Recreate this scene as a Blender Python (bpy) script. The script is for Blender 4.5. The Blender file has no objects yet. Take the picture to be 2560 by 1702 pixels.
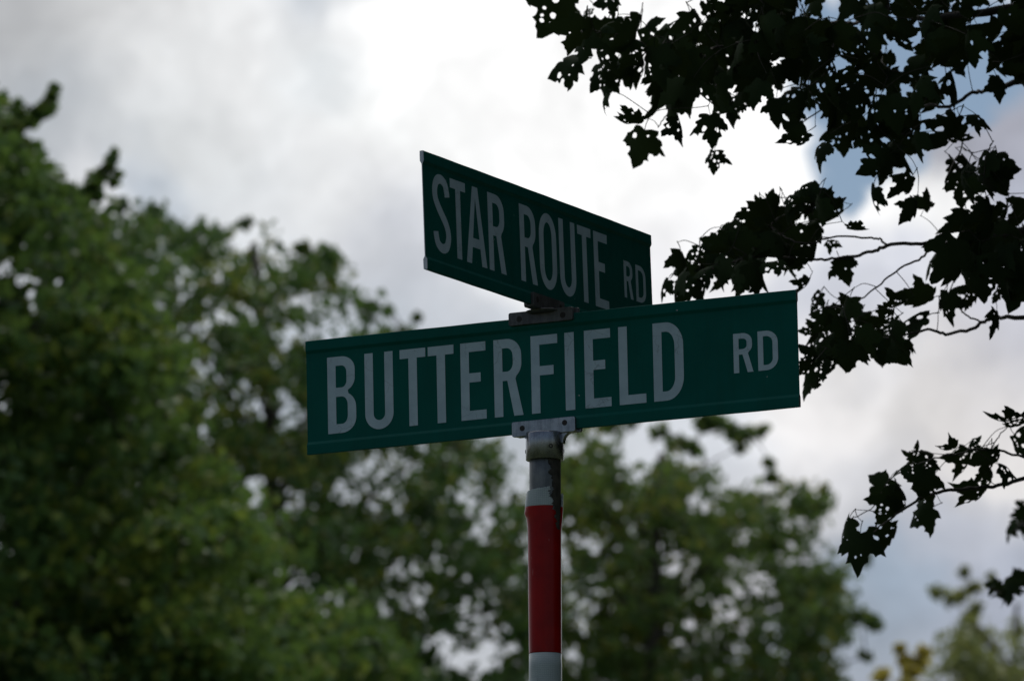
import bpy, bmesh, math, random
import numpy as np
from mathutils import Vector, Matrix
from mathutils.geometry import delaunay_2d_cdt

random.seed(7)
sc = bpy.context.scene
COL = sc.collection
R = math.radians

# ------------------------------------------------------------------ camera
CAM = np.array([0.0, 0.0, 1.6])
FWD = np.array([0.0, 0.986087, 0.166230])
RGT = np.array([0.999724, 0.003905, -0.023165])
UPV = np.array([0.023492, -0.166184, 0.985815])
FPX = 17500.0                     # focal length in pixels of a 2560 x 1702 frame
cam_d = bpy.data.cameras.new('camera')
cam_d.sensor_width = 36.0
cam_d.lens = FPX / 2560 * 36.0
cam_d.clip_start = 0.5
cam_d.clip_end = 4000
cam_d.dof.use_dof = True
cam_d.dof.focus_distance = 13.75
cam_d.dof.aperture_fstop = 9.0
cam_d.dof.aperture_blades = 9
cam = bpy.data.objects.new('camera', cam_d)
COL.objects.link(cam)
cam.matrix_world = Matrix(((RGT[0], UPV[0], -FWD[0], CAM[0]),
                           (RGT[1], UPV[1], -FWD[1], CAM[1]),
                           (RGT[2], UPV[2], -FWD[2], CAM[2]),
                           (0, 0, 0, 1)))
sc.camera = cam

def at(px, py, d):
    """point of the place at photo pixel (px, py), d metres deep"""
    return CAM + d * (FWD + RGT * (px - 1280) / FPX - UPV * (py - 851) / FPX)
def to_px(P):
    q = np.asarray(P) - CAM
    d = q @ FWD
    return 1280 + FPX * (q @ RGT) / d, 851 - FPX * (q @ UPV) / d, d
def dirn(px, py):
    v = FWD + RGT * (px - 1280) / FPX - UPV * (py - 851) / FPX
    return v / np.linalg.norm(v)

# ------------------------------------------------------------------ render and view
sc.render.engine = 'CYCLES'
sc.cycles.use_denoising = True
sc.cycles.use_adaptive_sampling = False
sc.cycles.max_bounces = 8
sc.cycles.transparent_max_bounces = 8
sc.view_settings.view_transform = 'Standard'
sc.view_settings.look = 'None'
sc.view_settings.exposure = 0.0
sc.view_settings.gamma = 1.0
sc.view_settings.use_curve_mapping = False

# ------------------------------------------------------------------ world: broken cloud under a clear sky
SUN_EL, SUN_AZ = R(48), R(8)          # azimuth from +Y towards +X
SUN_DIR = Vector((math.sin(SUN_AZ) * math.cos(SUN_EL), math.cos(SUN_AZ) * math.cos(SUN_EL), math.sin(SUN_EL)))
world = bpy.data.worlds.new('World')
sc.world = world
world.use_nodes = True
WT = world.node_tree
WT.nodes.clear()

class NB:
    """small node builder"""
    def __init__(s, tree): s.t = tree
    def n(s, typ, **kw):
        nd = s.t.nodes.new(typ)
        for k, v in kw.items(): setattr(nd, k, v)
        return nd
    def put(s, nd, idx, v):
        if v is None: return
        if hasattr(v, 'is_output'): s.t.links.new(v, nd.inputs[idx])
        else: nd.inputs[idx].default_value = v
    def m(s, op, a, b=None, c=None, clamp=False):
        nd = s.n('ShaderNodeMath', operation=op, use_clamp=clamp)
        s.put(nd, 0, a); s.put(nd, 1, b); s.put(nd, 2, c)
        return nd.outputs[0]
    def v(s, op, a, b=None, c=None, out=0):
        nd = s.n('ShaderNodeVectorMath', operation=op)
        s.put(nd, 0, a); s.put(nd, 1, b); s.put(nd, 2, c)
        return nd.outputs[out]
    def scale(s, a, f):
        nd = s.n('ShaderNodeVectorMath', operation='SCALE')
        s.put(nd, 0, a); s.put(nd, 3, f)
        return nd.outputs[0]
    def noise(s, vec, scale, detail=4, rough=.5, out=0, dist=0.0):
        nd = s.n('ShaderNodeTexNoise')
        s.put(nd, 'Vector', vec)
        nd.inputs['Scale'].default_value = scale
        nd.inputs['Detail'].default_value = detail
        nd.inputs['Roughness'].default_value = rough
        nd.inputs['Distortion'].default_value = dist
        return nd.outputs[out]
    def step(s, x, a, b, c=0.0, d=1.0):
        nd = s.n('ShaderNodeMapRange', interpolation_type='SMOOTHSTEP')
        s.put(nd, 0, x)
        for i, k in enumerate((a, b, c, d)): nd.inputs[i + 1].default_value = k
        return nd.outputs[0]
    def mix(s, f, a, b):
        nd = s.n('ShaderNodeMix', data_type='RGBA')
        s.put(nd, 0, f); s.put(nd, 6, a); s.put(nd, 7, b)
        return nd.outputs[2]

w = NB(WT)
tc = w.n('ShaderNodeTexCoord').outputs['Generated']
d0 = w.v('NORMALIZE', tc)
# ragged cloud edges: the look-up direction is disturbed by fine noise
wob1 = w.scale(w.v('SUBTRACT', w.noise(d0, 22, 5, .55, out=1), (.5, .5, .5)), .034)
wob2 = w.scale(w.v('SUBTRACT', w.noise(d0, 75, 6, .6, out=1), (.5, .5, .5)), .015)
dw = w.v('ADD', d0, w.v('ADD', wob1, wob2))
dwb = w.v('ADD', d0, w.v('ADD', w.scale(wob1, .35), wob2))
# cloud sheet over the whole dome, brighter towards the veiled sun, darker away from it
toward = w.v('DOT_PRODUCT', d0, tuple(SUN_DIR), out=1)
glow = w.step(toward, -.75, .95, .30, 1.0)
thick = w.noise(dw, 5.0, 5, .55)
sheet = w.mix(w.step(thick, .33, .68), (.52, .56, .62, 1), (.92, .92, .92, 1))
blue_far = w.step(w.m('ADD', w.noise(dw, 2.6, 4, .55), w.step(toward, .78, .10, -.10, .17)), .50, .60)   # broken to the front, mostly clear behind
# the clouds of this view: light and dark masses by direction
def lin(c):
    return tuple(((x / 255 + .055) / 1.055) ** 2.4 if x > 10 else x / 3294.6 for x in c)
MASSES = [  # px, py, colour seen, reach in px
    (20, 40, (184, 186, 189), 260), (190, 330, (170, 176, 183), 230), (330, 90, (212, 213, 214), 230), (300, 440, (226, 226, 228), 100), (355, 540, (224, 224, 226), 80),
    (390, 410, (178, 185, 194), 80), (450, 500, (158, 170, 185), 110), (500, 560, (176, 186, 198), 90), (520, 330, (214, 217, 219), 200), (700, 90, (228, 229, 230), 220), (860, 210, (206, 212, 216), 120),
    (690, 560, (218, 222, 226), 190), (880, 480, (234, 235, 236), 200), (1000, 720, (208, 211, 219), 220), (1120, 170, (255, 255, 255), 260),
    (1380, 420, (255, 255, 255), 330), (1010, 330, (236, 238, 238), 160), (1300, 120, (252, 252, 252), 200), (1180, 470, (244, 245, 245), 140),
    (1750, 450, (250, 250, 250), 260), (1900, 320, (250, 250, 250), 150), (1960, 560, (240, 240, 240), 150), (1700, 700, (226, 226, 230), 170),
    (780, -30, (190, 198, 208), 130), (2260, 620, (240, 240, 240), 130), (2480, 380, (158, 160, 172), 170), (2480, 620, (170, 174, 188), 150),
    (2080, 760, (196, 200, 212), 150), (2450, 850, (192, 194, 205), 170), (2060, 960, (228, 226, 226), 190), (2380, 1020, (220, 217, 216), 210),
    (1700, 1130, (205, 209, 216), 200), (2140, 1200, (206, 207, 212), 160), (2350, 1330, (172, 176, 187), 150), (2230, 1490, (148, 163, 180), 170),
    (2500, 1560, (160, 166, 180), 200), (2100, 1680, (160, 168, 180), 200), (1450, 1350, (196, 201, 208), 260), (1750, 1480, (196, 196, 202), 240),
    (900, 1000, (186, 196, 206), 300), (450, 900, (196, 202, 210), 250), (800, 1400, (186, 190, 196), 340), (1200, 1600, (190, 194, 200), 300),
    (200, 1200, (180, 185, 190), 340)]
acc, wsum = None, None
for (px, py, c, reach) in MASSES:
    v = dirn(px, py)
    dist = w.v('DISTANCE', dw, tuple(v), out=1)
    k = reach / FPX
    wt = w.m('EXPONENT', w.m('MULTIPLY', w.m('MULTIPLY', dist, dist), -1.7 / (k * k)))
    col = w.scale(tuple(lin(c)), wt)
    acc = col if acc is None else w.v('ADD', acc, col)
    wsum = wt if wsum is None else w.m('ADD', wsum, wt)
far_wt = .008
acc = w.v('ADD', acc, w.scale(w.scale(sheet, glow), far_wt))
cloud = w.v('DIVIDE', acc, w.v('ADD', w.scale((1, 1, 1), wsum), (far_wt,) * 3))
# a little billow on top
cloud = w.scale(cloud, w.m('MULTIPLY', w.step(w.noise(dw, 30, 6, .6), .32, .68, .92, 1.20), w.step(w.noise(dw, 85, 7, .62), .34, .66, .945, 1.075)))
blue_here = None
for (px, py, reach) in [(1880, -10, 80), (2010, 60, 120), (2100, 170, 130), (2070, 300, 90), (2120, 400, 110), (2110, 500, 70), (2200, 300, 140), (2250, 130, 190), (2420, 110, 170), (2400, 260, 90), (2260, 420, 70)]:
    v = dirn(px, py)
    b = w.step(w.v('DISTANCE', dwb, tuple(v), out=1), reach * 1.25 / FPX, reach * .75 / FPX)
    blue_here = b if blue_here is None else w.m('MAXIMUM', blue_here, b)
outside = w.m('SUBTRACT', 1.0, w.m('DIVIDE', wsum, .05, clamp=True))
blue = w.m('MAXIMUM', blue_here, w.m('MULTIPLY', w.m('MULTIPLY', blue_far, .85), outside))
sky = w.n('ShaderNodeTexSky', sky_type='NISHITA')
sky.sun_disc = False
sky.sun_elevation = SUN_EL
sky.sun_rotation = SUN_AZ
sky.air_density = 1.0
sky.dust_density = 0.4
sky.ozone_density = 2.0
bg_sky = w.n('ShaderNodeBackground'); bg_sky.inputs[1].default_value = 0.055
WT.links.new(sky.outputs[0], bg_sky.inputs[0])
bg_cloud = w.n('ShaderNodeBackground'); bg_cloud.inputs[1].default_value = 1.0
WT.links.new(cloud, bg_cloud.inputs[0])
mixs = w.n('ShaderNodeMixShader')
WT.links.new(blue, mixs.inputs[0]); WT.links.new(bg_cloud.outputs[0], mixs.inputs[1]); WT.links.new(bg_sky.outputs[0], mixs.inputs[2])
wo = w.n('ShaderNodeOutputWorld')
WT.links.new(mixs.outputs[0], wo.inputs[0])
world.cycles.sampling_method = 'MANUAL'
world.cycles.sample_map_resolution = 1024

sun_d = bpy.data.lights.new('sun', 'SUN')
sun_d.energy = 1.0
sun_d.angle = R(12)
sun_d.color = (1.0, .96, .90)
sun = bpy.data.objects.new('sun', sun_d)
COL.objects.link(sun)
sun.rotation_euler = (-SUN_DIR).to_track_quat('-Z', 'Y').to_euler()
sun.location = (0, 0, 30)

# ------------------------------------------------------------------ helpers
def tag(o, label=None, cat=None, group=None, kind=None):
    if label: o['label'] = label
    if cat: o['category'] = cat
    if group: o['group'] = group
    if kind: o['kind'] = kind
    return o
def empty(name, loc=(0, 0, 0)):
    o = bpy.data.objects.new(name, None)
    o.empty_display_size = .2
    o.location = loc
    COL.objects.link(o)
    return o
def link(name, mesh, mats, parent=None, smooth=False):
    """link a mesh whose vertices are world coordinates; parent keeps it where it stands"""
    o = bpy.data.objects.new(name, mesh)
    for m in (mats if isinstance(mats, (list, tuple)) else [mats]):
        if m is not None and m.name not in [x.name for x in mesh.materials if x]: mesh.materials.append(m)
    COL.objects.link(o)
    if parent is not None:
        o.parent = parent
        o.matrix_parent_inverse = abs_mat(parent).inverted()
    if smooth:
        mesh.polygons.foreach_set('use_smooth', [True] * len(mesh.polygons))
    return o
def abs_mat(o):
    m = o.matrix_basis.copy()
    if o.parent is not None:
        m = abs_mat(o.parent) @ o.matrix_parent_inverse @ m
    return m
def bm_mesh(bm, name='mesh'):
    bmesh.ops.recalc_face_normals(bm, faces=bm.faces)
    me = bpy.data.meshes.new(name)
    bm.to_mesh(me); bm.free()
    return me
def tube(bm, pts, rads, seg=8, cap=True):
    pts = [Vector(p) for p in pts]
    rings = []
    n = len(pts)
    side = None
    for i, p in enumerate(pts):
        t = (pts[min(i + 1, n - 1)] - pts[max(i - 1, 0)])
        if t.length < 1e-9: t = Vector((0, 0, 1))
        t.normalize()
        if side is None:
            side = t.orthogonal().normalized()
        else:
            side = (side - t * side.dot(t))
            side = side.normalized() if side.length > 1e-6 else t.orthogonal().normalized()
        up = t.cross(side)
        r = rads[i] if hasattr(rads, '__len__') else rads
        rings.append([bm.verts.new(p + (side * math.cos(a) + up * math.sin(a)) * r) for a in [2 * math.pi * k / seg for k in range(seg)]])
    for a, b in zip(rings, rings[1:]):
        for k in range(seg):
            f = bm.faces.new((a[k], a[(k + 1) % seg], b[(k + 1) % seg], b[k])); f.smooth = True
    if cap and seg > 2:
        bm.faces.new(rings[0][::-1]); bm.faces.new(rings[-1])
def spline(pts, per=6):
    P = [np.array(p, float) for p in pts]
    P = [2 * P[0] - P[1]] + P + [2 * P[-1] - P[-2]]
    out = []
    for i in range(1, len(P) - 2):
        for k in range(per):
            t = k / per
            a, b, c, d = P[i - 1:i + 3]
            out.append(.5 * ((2 * b) + (c - a) * t + (2 * a - 5 * b + 4 * c - d) * t * t + (3 * b - a - 3 * c + d) * t ** 3))
    out.append(P[-2])
    return out
def even_odd(x, y, loops):
    c = False
    for lp in loops:
        j = len(lp) - 1
        for i in range(len(lp)):
            (xi, yi), (xj, yj) = lp[i], lp[j]
            if (yi > y) != (yj > y) and x < (xj - xi) * (y - yi) / (yj - yi) + xi: c = not c
            j = i
    return c
def cdt_fill(vs, es, loops):
    r = delaunay_2d_cdt(vs, es, [], 0, 1e-7)
    tris = []
    for f in r[2]:
        cx = sum(r[0][i][0] for i in f) / len(f); cy = sum(r[0][i][1] for i in f) / len(f)
        if even_odd(cx, cy, loops): tris.append(f)
    return r[0], tris
def fill(loops):
    """triangulate an outline with holes: loops of 2-D points, first the outside"""
    vs, es = [], []
    for lp in loops:
        b = len(vs)
        vs += [Vector(p) for p in lp]
        es += [(b + i, b + (i + 1) % len(lp)) for i in range(len(lp))]
    return cdt_fill(vs, es, loops)

# ------------------------------------------------------------------ materials
def mat(name):
    m = bpy.data.materials.new(name)
    m.use_nodes = True
    nt = m.node_tree
    nt.nodes.clear()
    b = NB(nt)
    p = b.n('ShaderNodeBsdfPrincipled')
    o = b.n('ShaderNodeOutputMaterial')
    nt.links.new(p.outputs[0], o.inputs[0])
    return m, b, p, o
def setp(b, p, **kw):
    for k, v in kw.items():
        b.put(p, k.replace('_', ' '), v)

def bump(b, p, h, strength=.2, dist=.002):
    nd = b.n('ShaderNodeBump')
    nd.inputs['Strength'].default_value = strength
    nd.inputs['Distance'].default_value = dist
    b.put(nd, 'Height', h)
    b.put(p, 'Normal', nd.outputs[0])

def leaf_material(name, dark, light, third=None, trans=.3, rough=.45, patch=1.2, spec=.25):
    m, b, p, o = mat(name)
    isl = b.n('ShaderNodeNewGeometry').outputs['Random Per Island']
    pos = b.n('ShaderNodeNewGeometry').outputs['Position']
    f = b.m('ADD', b.m('MULTIPLY', isl, .55), b.m('MULTIPLY', b.step(b.noise(pos, patch, 3), .35, .65), .45))
    c = b.mix(f, (*dark, 1), (*light, 1))
    if third:
        c = b.mix(b.step(b.m('ADD', isl, b.m('MULTIPLY', b.noise(pos, patch * .8, 2), 1.6)), 1.62, 1.72), c, (*third, 1))
    setp(b, p, Base_Color=c, Roughness=rough, Specular_IOR_Level=spec)
    tr = b.n('ShaderNodeBsdfTranslucent')
    b.put(tr, 0, b.mix(.5, c, (light[0] * 1.5, light[1] * 1.4, light[2] * .6, 1)))
    ms = b.n('ShaderNodeMixShader'); ms.inputs[0].default_value = trans
    b.t.links.new(p.outputs[0], ms.inputs[1]); b.t.links.new(tr.outputs[0], ms.inputs[2])
    b.t.links.new(ms.outputs[0], o.inputs[0])
    return m
M_LEAF_A = leaf_material('leaf_dark_green', (.044, .100, .036), (.145, .245, .076), (.24, .28, .06), .34, .55, .9, .20)
M_LEAF_B = leaf_material('leaf_mid_green', (.044, .098, .038), (.130, .225, .080), (.28, .28, .06), .32, .55, .9, .22)
M_LEAF_C = leaf_material('leaf_olive_green', (.056, .112, .044), (.165, .255, .085), (.33, .31, .07), .34, .55, .9, .22)
M_LEAF_D = leaf_material('leaf_pale_green', (.17, .21, .11), (.30, .34, .15), (.42, .40, .13), .38)
M_LEAF_E = leaf_material('leaf_yellow', (.34, .31, .08), (.60, .52, .14), None, .40)
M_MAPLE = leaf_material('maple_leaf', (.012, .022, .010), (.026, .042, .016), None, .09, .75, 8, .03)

def bark_material(name, c0, c1):
    m, b, p, o = mat(name)
    pos = b.n('ShaderNodeNewGeometry').outputs['Position']
    v = b.v('MULTIPLY', pos, (1, 1, .25))
    n = b.noise(v, 26, 6, .65)
    setp(b, p, Base_Color=b.mix(b.step(n, .3, .7), (*c0, 1), (*c1, 1)), Roughness=.9)
    bump(b, p, n, .6, .01)
    return m
M_BARK = bark_material('bark_grey_brown', (.035, .028, .022), (.12, .10, .085))
M_TWIG = bark_material('twig_dark', (.018, .015, .012), (.040, .033, .028))

def sign_green():
    m, b, p, o = mat('sign_green_sheeting')
    tcd = b.n('ShaderNodeNewGeometry').outputs['Position']
    n = b.noise(tcd, 9, 5, .6)
    fine = b.noise(tcd, 160, 3, .6)
    c = b.mix(b.step(n, .3, .75), (.0016, .080, .066, 1), (.0024, .096, .080, 1))
    streak = b.noise(b.v('MULTIPLY', tcd, (1, 1, .06)), 55, 4, .65)
    c = b.mix(b.m('MULTIPLY', b.step(streak, .45, .72), .30), c, (.004, .060, .048, 1))
    # pale scuffs and specks where the sheeting is chipped
    chip = b.m('MULTIPLY', b.step(b.noise(tcd, 90, 2), .74, .77), b.step(n, .50, .62))
    c = b.mix(chip, c, (.35, .36, .36, 1))
    setp(b, p, Base_Color=c, Roughness=b.step(fine, .2, .8, .34, .48), Specular_IOR_Level=.06)
    bump(b, p, b.noise(tcd, 14, 2), .10, .004)
    return m
M_GREEN = sign_green()
def letter_white():
    m, b, p, o = mat('letter_white_sheeting')
    tcd = b.n('ShaderNodeNewGeometry').outputs['Position']
    vor = b.n('ShaderNodeTexVoronoi', feature='DISTANCE_TO_EDGE')
    b.put(vor, 'Vector', b.v('ADD', tcd, b.scale(b.noise(tcd, 40, 3, .6, out=1), .03)))
    vor.inputs['Scale'].default_value = 17
    crack = b.m('MULTIPLY', b.step(vor.outputs[0], .018, .004), b.step(b.noise(tcd, 16, 2), .45, .6))
    c = b.mix(b.step(b.noise(tcd, 24, 5, .6), .3, .7), (.35, .445, .51, 1), (.42, .52, .585, 1))  # bluish sheeting, with the sky's blue cast also put into the colour
    c = b.mix(b.m('MULTIPLY', crack, .38), c, (.12, .15, .16, 1))
    speck = b.step(b.noise(tcd, 420, 1), .78, .82)
    c = b.mix(b.m('MULTIPLY', speck, .3), c, (.2, .2, .2, 1))
    setp(b, p, Base_Color=c, Roughness=.45, Specular_IOR_Level=.1)
    return m
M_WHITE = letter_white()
def metal(name, c0, c1, r0, r1, met=.85, sc_=30):
    m, b, p, o = mat(name)
    pos = b.n('ShaderNodeNewGeometry').outputs['Position']
    n = b.noise(pos, sc_, 6, .65)
    n2 = b.noise(b.v('MULTIPLY', pos, (1, 1, .08)), sc_ * 5, 3, .6)
    f = b.m('ADD', b.m('MULTIPLY', n, .7), b.m('MULTIPLY', n2, .3))
    setp(b, p, Base_Color=b.mix(b.step(f, .35, .65), (*c0, 1), (*c1, 1)), Metallic=met, Roughness=b.step(n, .3, .7, r0, r1))
    bump(b, p, f, .25, .0012)
    return m
M_ALU = metal('cast_aluminium', (.15, .155, .17), (.32, .33, .36), .18, .32, .95)
M_ALU_EDGE = metal('blade_aluminium', (.35, .35, .37), (.55, .55, .57), .3, .5, .8)
M_ALU_DARK = metal('weathered_aluminium', (.05, .05, .052), (.13, .13, .135), .42, .6, .6)
M_GALV = metal('galvanised_steel', (.085, .095, .105), (.19, .20, .21), .42, .60, .5, 22)
M_SCREW = metal('screw_steel_and_notch_shade', (.006, .005, .005), (.016, .012, .010), .6, .8, .0)  # dark screws; also colours the disc that stands for the notch's shade
def tape(name, c0, c1, dark):
    m, b, p, o = mat(name)
    uv = b.n('ShaderNodeTexCoord').outputs['UV']
    vor = b.n('ShaderNodeTexVoronoi', feature='DISTANCE_TO_EDGE', voronoi_dimensions='2D')
    vor.inputs['Randomness'].default_value = .35
    vor.inputs['Scale'].default_value = 280
    b.put(vor, 'Vector', uv)
    cell = b.step(vor.outputs[0], .10, .22)
    pos = b.n('ShaderNodeNewGeometry').outputs['Position']
    n = b.noise(pos, 18, 5, .6)
    c = b.mix(b.step(n, .3, .7), (*c0, 1), (*c1, 1))
    c = b.mix(b.m('MULTIPLY', b.m('SUBTRACT', 1.0, cell), dark), c, (c0[0] * .35, c0[1] * .35, c0[2] * .35, 1))
    scr = b.m('MULTIPLY', b.step(b.noise(b.v('MULTIPLY', pos, (1, 1, .18)), 120, 2), .73, .76), b.step(n, .45, .6))
    c = b.mix(b.m('MULTIPLY', scr, .5), c, (.5, .45, .43, 1))
    setp(b, p, Base_Color=c, Roughness=b.step(n, .3, .7, .12, .20), Specular_IOR_Level=.13)
    bump(b, p, cell, .15, .0004)
    return m
M_RED = tape('red_reflective_tape', (.23, .003, .0025), (.31, .005, .004), .12)
M_WTAPE = tape('white_reflective_tape', (.34, .39, .40), (.42, .47, .48), .30)

# ------------------------------------------------------------------ ground
def ground():
    bm = bmesh.new()
    n, S = 60, 1500.0
    g = [[None] * (n + 1) for _ in range(n + 1)]
    for i in range(n + 1):
        for j in range(n + 1):
            u, v = i / n * 2 - 1, j / n * 2 - 1
            x, y = math.copysign(abs(u) ** 2.2, u) * S, math.copysign(abs(v) ** 2.2, v) * S
            z = -.02 + .25 * math.sin(x * .05 + 1) * math.cos(y * .043) * min(1, max(0, (abs(x) + abs(y) - 25) / 60))
            g[i][j] = bm.verts.new((x, y, z))
    for i in range(n):
        for j in range(n):
            f = bm.faces.new((g[i][j], g[i + 1][j], g[i + 1][j + 1], g[i][j + 1])); f.smooth = True
    m, b, p, o = mat('grass_ground')
    pos = b.n('ShaderNodeNewGeometry').outputs['Position']
    c = b.mix(b.step(b.noise(pos, .35, 6, .6), .3, .7), (.035, .06, .015, 1), (.10, .105, .04, 1))
    c = b.mix(b.step(b.noise(pos, 14, 4, .7), .4, .7), c, (.05, .075, .02, 1))
    setp(b, p, Base_Color=c, Roughness=.95)
    bump(b, p, b.noise(pos, 40, 5, .7), .7, .03)
    o_ = link('ground', bm_mesh(bm, 'ground'), m)
    tag(o_, 'rough grass verge that the post and trees stand on', None, None, 'structure')
ground()

# ------------------------------------------------------------------ the sign post
class Frame:
    """u along a blade, v up it, n out of its front"""
    def __init__(s, C, yaw, tilt, lean, shift):
        yaw, tilt, lean = R(yaw), R(tilt), R(lean)
        u = Vector((math.cos(yaw), math.sin(yaw), 0)); v = Vector((0, 0, 1)); n = u.cross(v)
        u2 = u * math.cos(tilt) + v * math.sin(tilt)
        v2 = -u * math.sin(tilt) + v * math.cos(tilt)
        s.V = v2 * math.cos(lean) + n * math.sin(lean)
        s.U = u2
        s.N = s.U.cross(s.V).normalized()
        s.C = Vector(C) + s.U * shift
    def p(s, u, v, n): return s.C + s.U * u + s.V * v + s.N * n
F1 = Frame((.0628, 13.5, 3.8084), -25.92, -.02, -.26, .0062)     # lower blade
F2 = Frame((.0628, 13.5, 4.0521), 65.22, .23, -.73, .0060)       # upper blade
BL, BH = 1.0668, .2286

P_TOP = Vector(at(1362, 1088, 13.5 / FWD[1]))
def on_y(px, py, y):
    v = FWD + RGT * (px - 1280) / FPX - UPV * (py - 851) / FPX
    return Vector(CAM + v * (y / v[1]))
P_TOP = on_y(1362, 1088, 13.5)
P_LOW = on_y(1363.5, 1702, 13.5)
AX = (P_TOP - P_LOW).normalized()
P_BASE = P_TOP - AX * (P_TOP.z + .3) / AX.z
E1 = (Vector(RGT) - AX * AX.dot(Vector(RGT))).normalized()
E2 = E1.cross(AX).normalized()
if E2.dot(Vector(FWD)) > 0: E2 = -E2
def post_t(py):
    return (on_y(1362.5, py, 13.5) - P_TOP).dot(AX)
def post_p(phi, t, r):
    return P_TOP + AX * t + (E1 * math.sin(phi) + E2 * math.cos(phi)) * r

sign = empty('street_sign', (P_BASE.x, P_BASE.y, 0))
tag(sign, 'green street name signs crossed on top of a steel post banded red and white', 'street sign')
bpy.context.view_layer.update()

def lathe(bm, prof, seg=48, close=True):
    rings = [[bm.verts.new(post_p(2 * math.pi * k / seg, t, r)) for k in range(seg)] for (r, t) in prof]
    for a, b in zip(rings, rings[1:]):
        for k in range(seg):
            f = bm.faces.new((a[k], a[(k + 1) % seg], b[(k + 1) % seg], b[k])); f.smooth = True
    if close:
        bm.faces.new(rings[0]); bm.faces.new(rings[-1])

PR = .0302
bm = bmesh.new()
lathe(bm, [(PR, -(P_TOP - P_BASE).length), (PR, post_t(1500)), (PR, post_t(1200)), (PR, -.004)], 48)
post = link('post', bm_mesh(bm, 'post'), M_GALV, sign)
# a near-black disc painting the shade of a notch just under the collar, and stamped marks
def disc(bm, c, nrm, r, depth, seg=14, inner=None):
    nrm = Vector(nrm).normalized(); a = nrm.orthogonal().normalized(); b2 = nrm.cross(a)
    def ring(rr, h): return [bm.verts.new(Vector(c) + nrm * h + (a * math.cos(2 * math.pi * k / seg) + b2 * math.sin(2 * math.pi * k / seg)) * rr) for k in range(seg)]
    rings = [ring(r, -.002), ring(r, depth * .7), ring(r * .88, depth)]
    if inner: rings += [ring(r * inner, depth), ring(r * inner * .9, depth - .0035)]
    for p_, q_ in zip(rings, rings[1:]):
        for k in range(seg): bm.faces.new((p_[k], p_[(k + 1) % seg], q_[(k + 1) % seg], q_[k]))
    bm.faces.new(rings[-1]); bm.faces.new(rings[0][::-1])
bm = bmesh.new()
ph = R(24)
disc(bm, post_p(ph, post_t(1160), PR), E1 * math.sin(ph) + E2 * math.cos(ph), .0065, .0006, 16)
link('notch_shade_disc', bm_mesh(bm, 'notch_shade_disc'), M_SCREW, post)

def wrap(name, t0, t1, rfun, keep, m, nphi=150, nt=60):
    vs, fs, uvs = [], [], []
    idx = {}
    for i in range(nt + 1):
        for k in range(nphi):
            phi = -math.pi + 2 * math.pi * k / nphi
            t = t0 + (t1 - t0) * i / nt
            t = keep.edge(phi, t, i, nt) if hasattr(keep, 'edge') else t
            vs.append(tuple(post_p(phi, t, rfun(phi, t)))); uvs.append((phi * PR, t))
    for i in range(nt):
        for k in range(nphi):
            phi = -math.pi + 2 * math.pi * (k + .5) / nphi
            t = t0 + (t1 - t0) * (i + .5) / nt
            if keep(phi, t): fs.append((i * nphi + k, i * nphi + (k + 1) % nphi, (i + 1) * nphi + (k + 1) % nphi, (i + 1) * nphi + k))
    me = bpy.data.meshes.new(name)
    me.from_pydata(vs, [], fs)
    ul = me.uv_layers.new(name='uv')
    for pl in me.polygons:
        for li in pl.loop_indices: ul.data[li].uv = uvs[me.loops[li].vertex_index]
    bm = bmesh.new(); bm.from_mesh(me)
    bmesh.ops.delete(bm, geom=[v for v in bm.verts if not v.link_faces], context='VERTS')
    bm.to_mesh(me); bm.free()
    o = link(name, me, m, sign, True)
    sol = o.modifiers.new('thickness', 'SOLIDIFY'); sol.thickness = .0006; sol.offset = 1
    return o
rn = random.Random(3)
JAG = [rn.uniform(-1, 1) for _ in range(400)]
def jag(x):
    x = x % 399; i = int(x); return JAG[i] * (1 - x + i) + JAG[i + 1] * (x - i)
def tape_r(phi, t):
    base = PR + .0012
    top, mid = post_t(1232), post_t(1330)
    g = math.exp(-((phi + R(88)) / R(42)) ** 2)
    h = math.exp(-((t - post_t(1268)) / .026) ** 2)
    lift = .0046 * g * h
    down = .0022 * max(0, min(1, (t - post_t(1640)) / (post_t(1330) - post_t(1640)))) * g
    tab = .0022 * math.exp(-((t - post_t(1283)) / .006) ** 2) * math.exp(-((phi + R(92)) / R(16)) ** 2)
    right = .0035 * math.exp(-((phi - R(92)) / R(14)) ** 2) * max(0, min(1, (t - post_t(1335)) / .05))
    return base + lift + down + tab + right
def notch(phi, t):
    """torn-away strip on the right: True where the tape is gone"""
    t_lo = post_t(1327)
    if t < t_lo: return False
    k = (t - t_lo) / (post_t(1225) - t_lo)
    lo = R(50 - 30 * min(1, k * 1.25)) + R(8) * jag(t * 210) + R(4) * jag(t * 700 + 7)
    hi = R(64 + 13 * min(1, k * 1.6)) + R(4) * jag(t * 500 + 50)
    return lo < phi < hi
class KeepTop:
    def __call__(s, phi, t):
        if notch(phi, t): return False
        edge = post_t(1221) - .0085 * max(0, min(1, (R(15) - phi) / R(115))) + .0006 * jag(phi * 20 + 90)
        if phi > R(70): edge = post_t(1236) + .004 * jag(phi * 30)
        return t < edge
wrap('white_tape', post_t(1267.5), post_t(1218), lambda a, t: tape_r(a, t), KeepTop(), M_WTAPE, 220, 60)
wrap('red_tape', post_t(1633.5), post_t(1268), lambda a, t: tape_r(a, t), lambda a, t: not notch(a, t), M_RED, 220, 150)
wrap('white_tape', post_t(2030), post_t(1634), lambda a, t: PR + .0012, lambda a, t: True, M_WTAPE, 90, 12)
wrap('red_tape', post_t(2400), post_t(2030.5), lambda a, t: PR + .0012, lambda a, t: True, M_RED, 90, 8)
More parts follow.
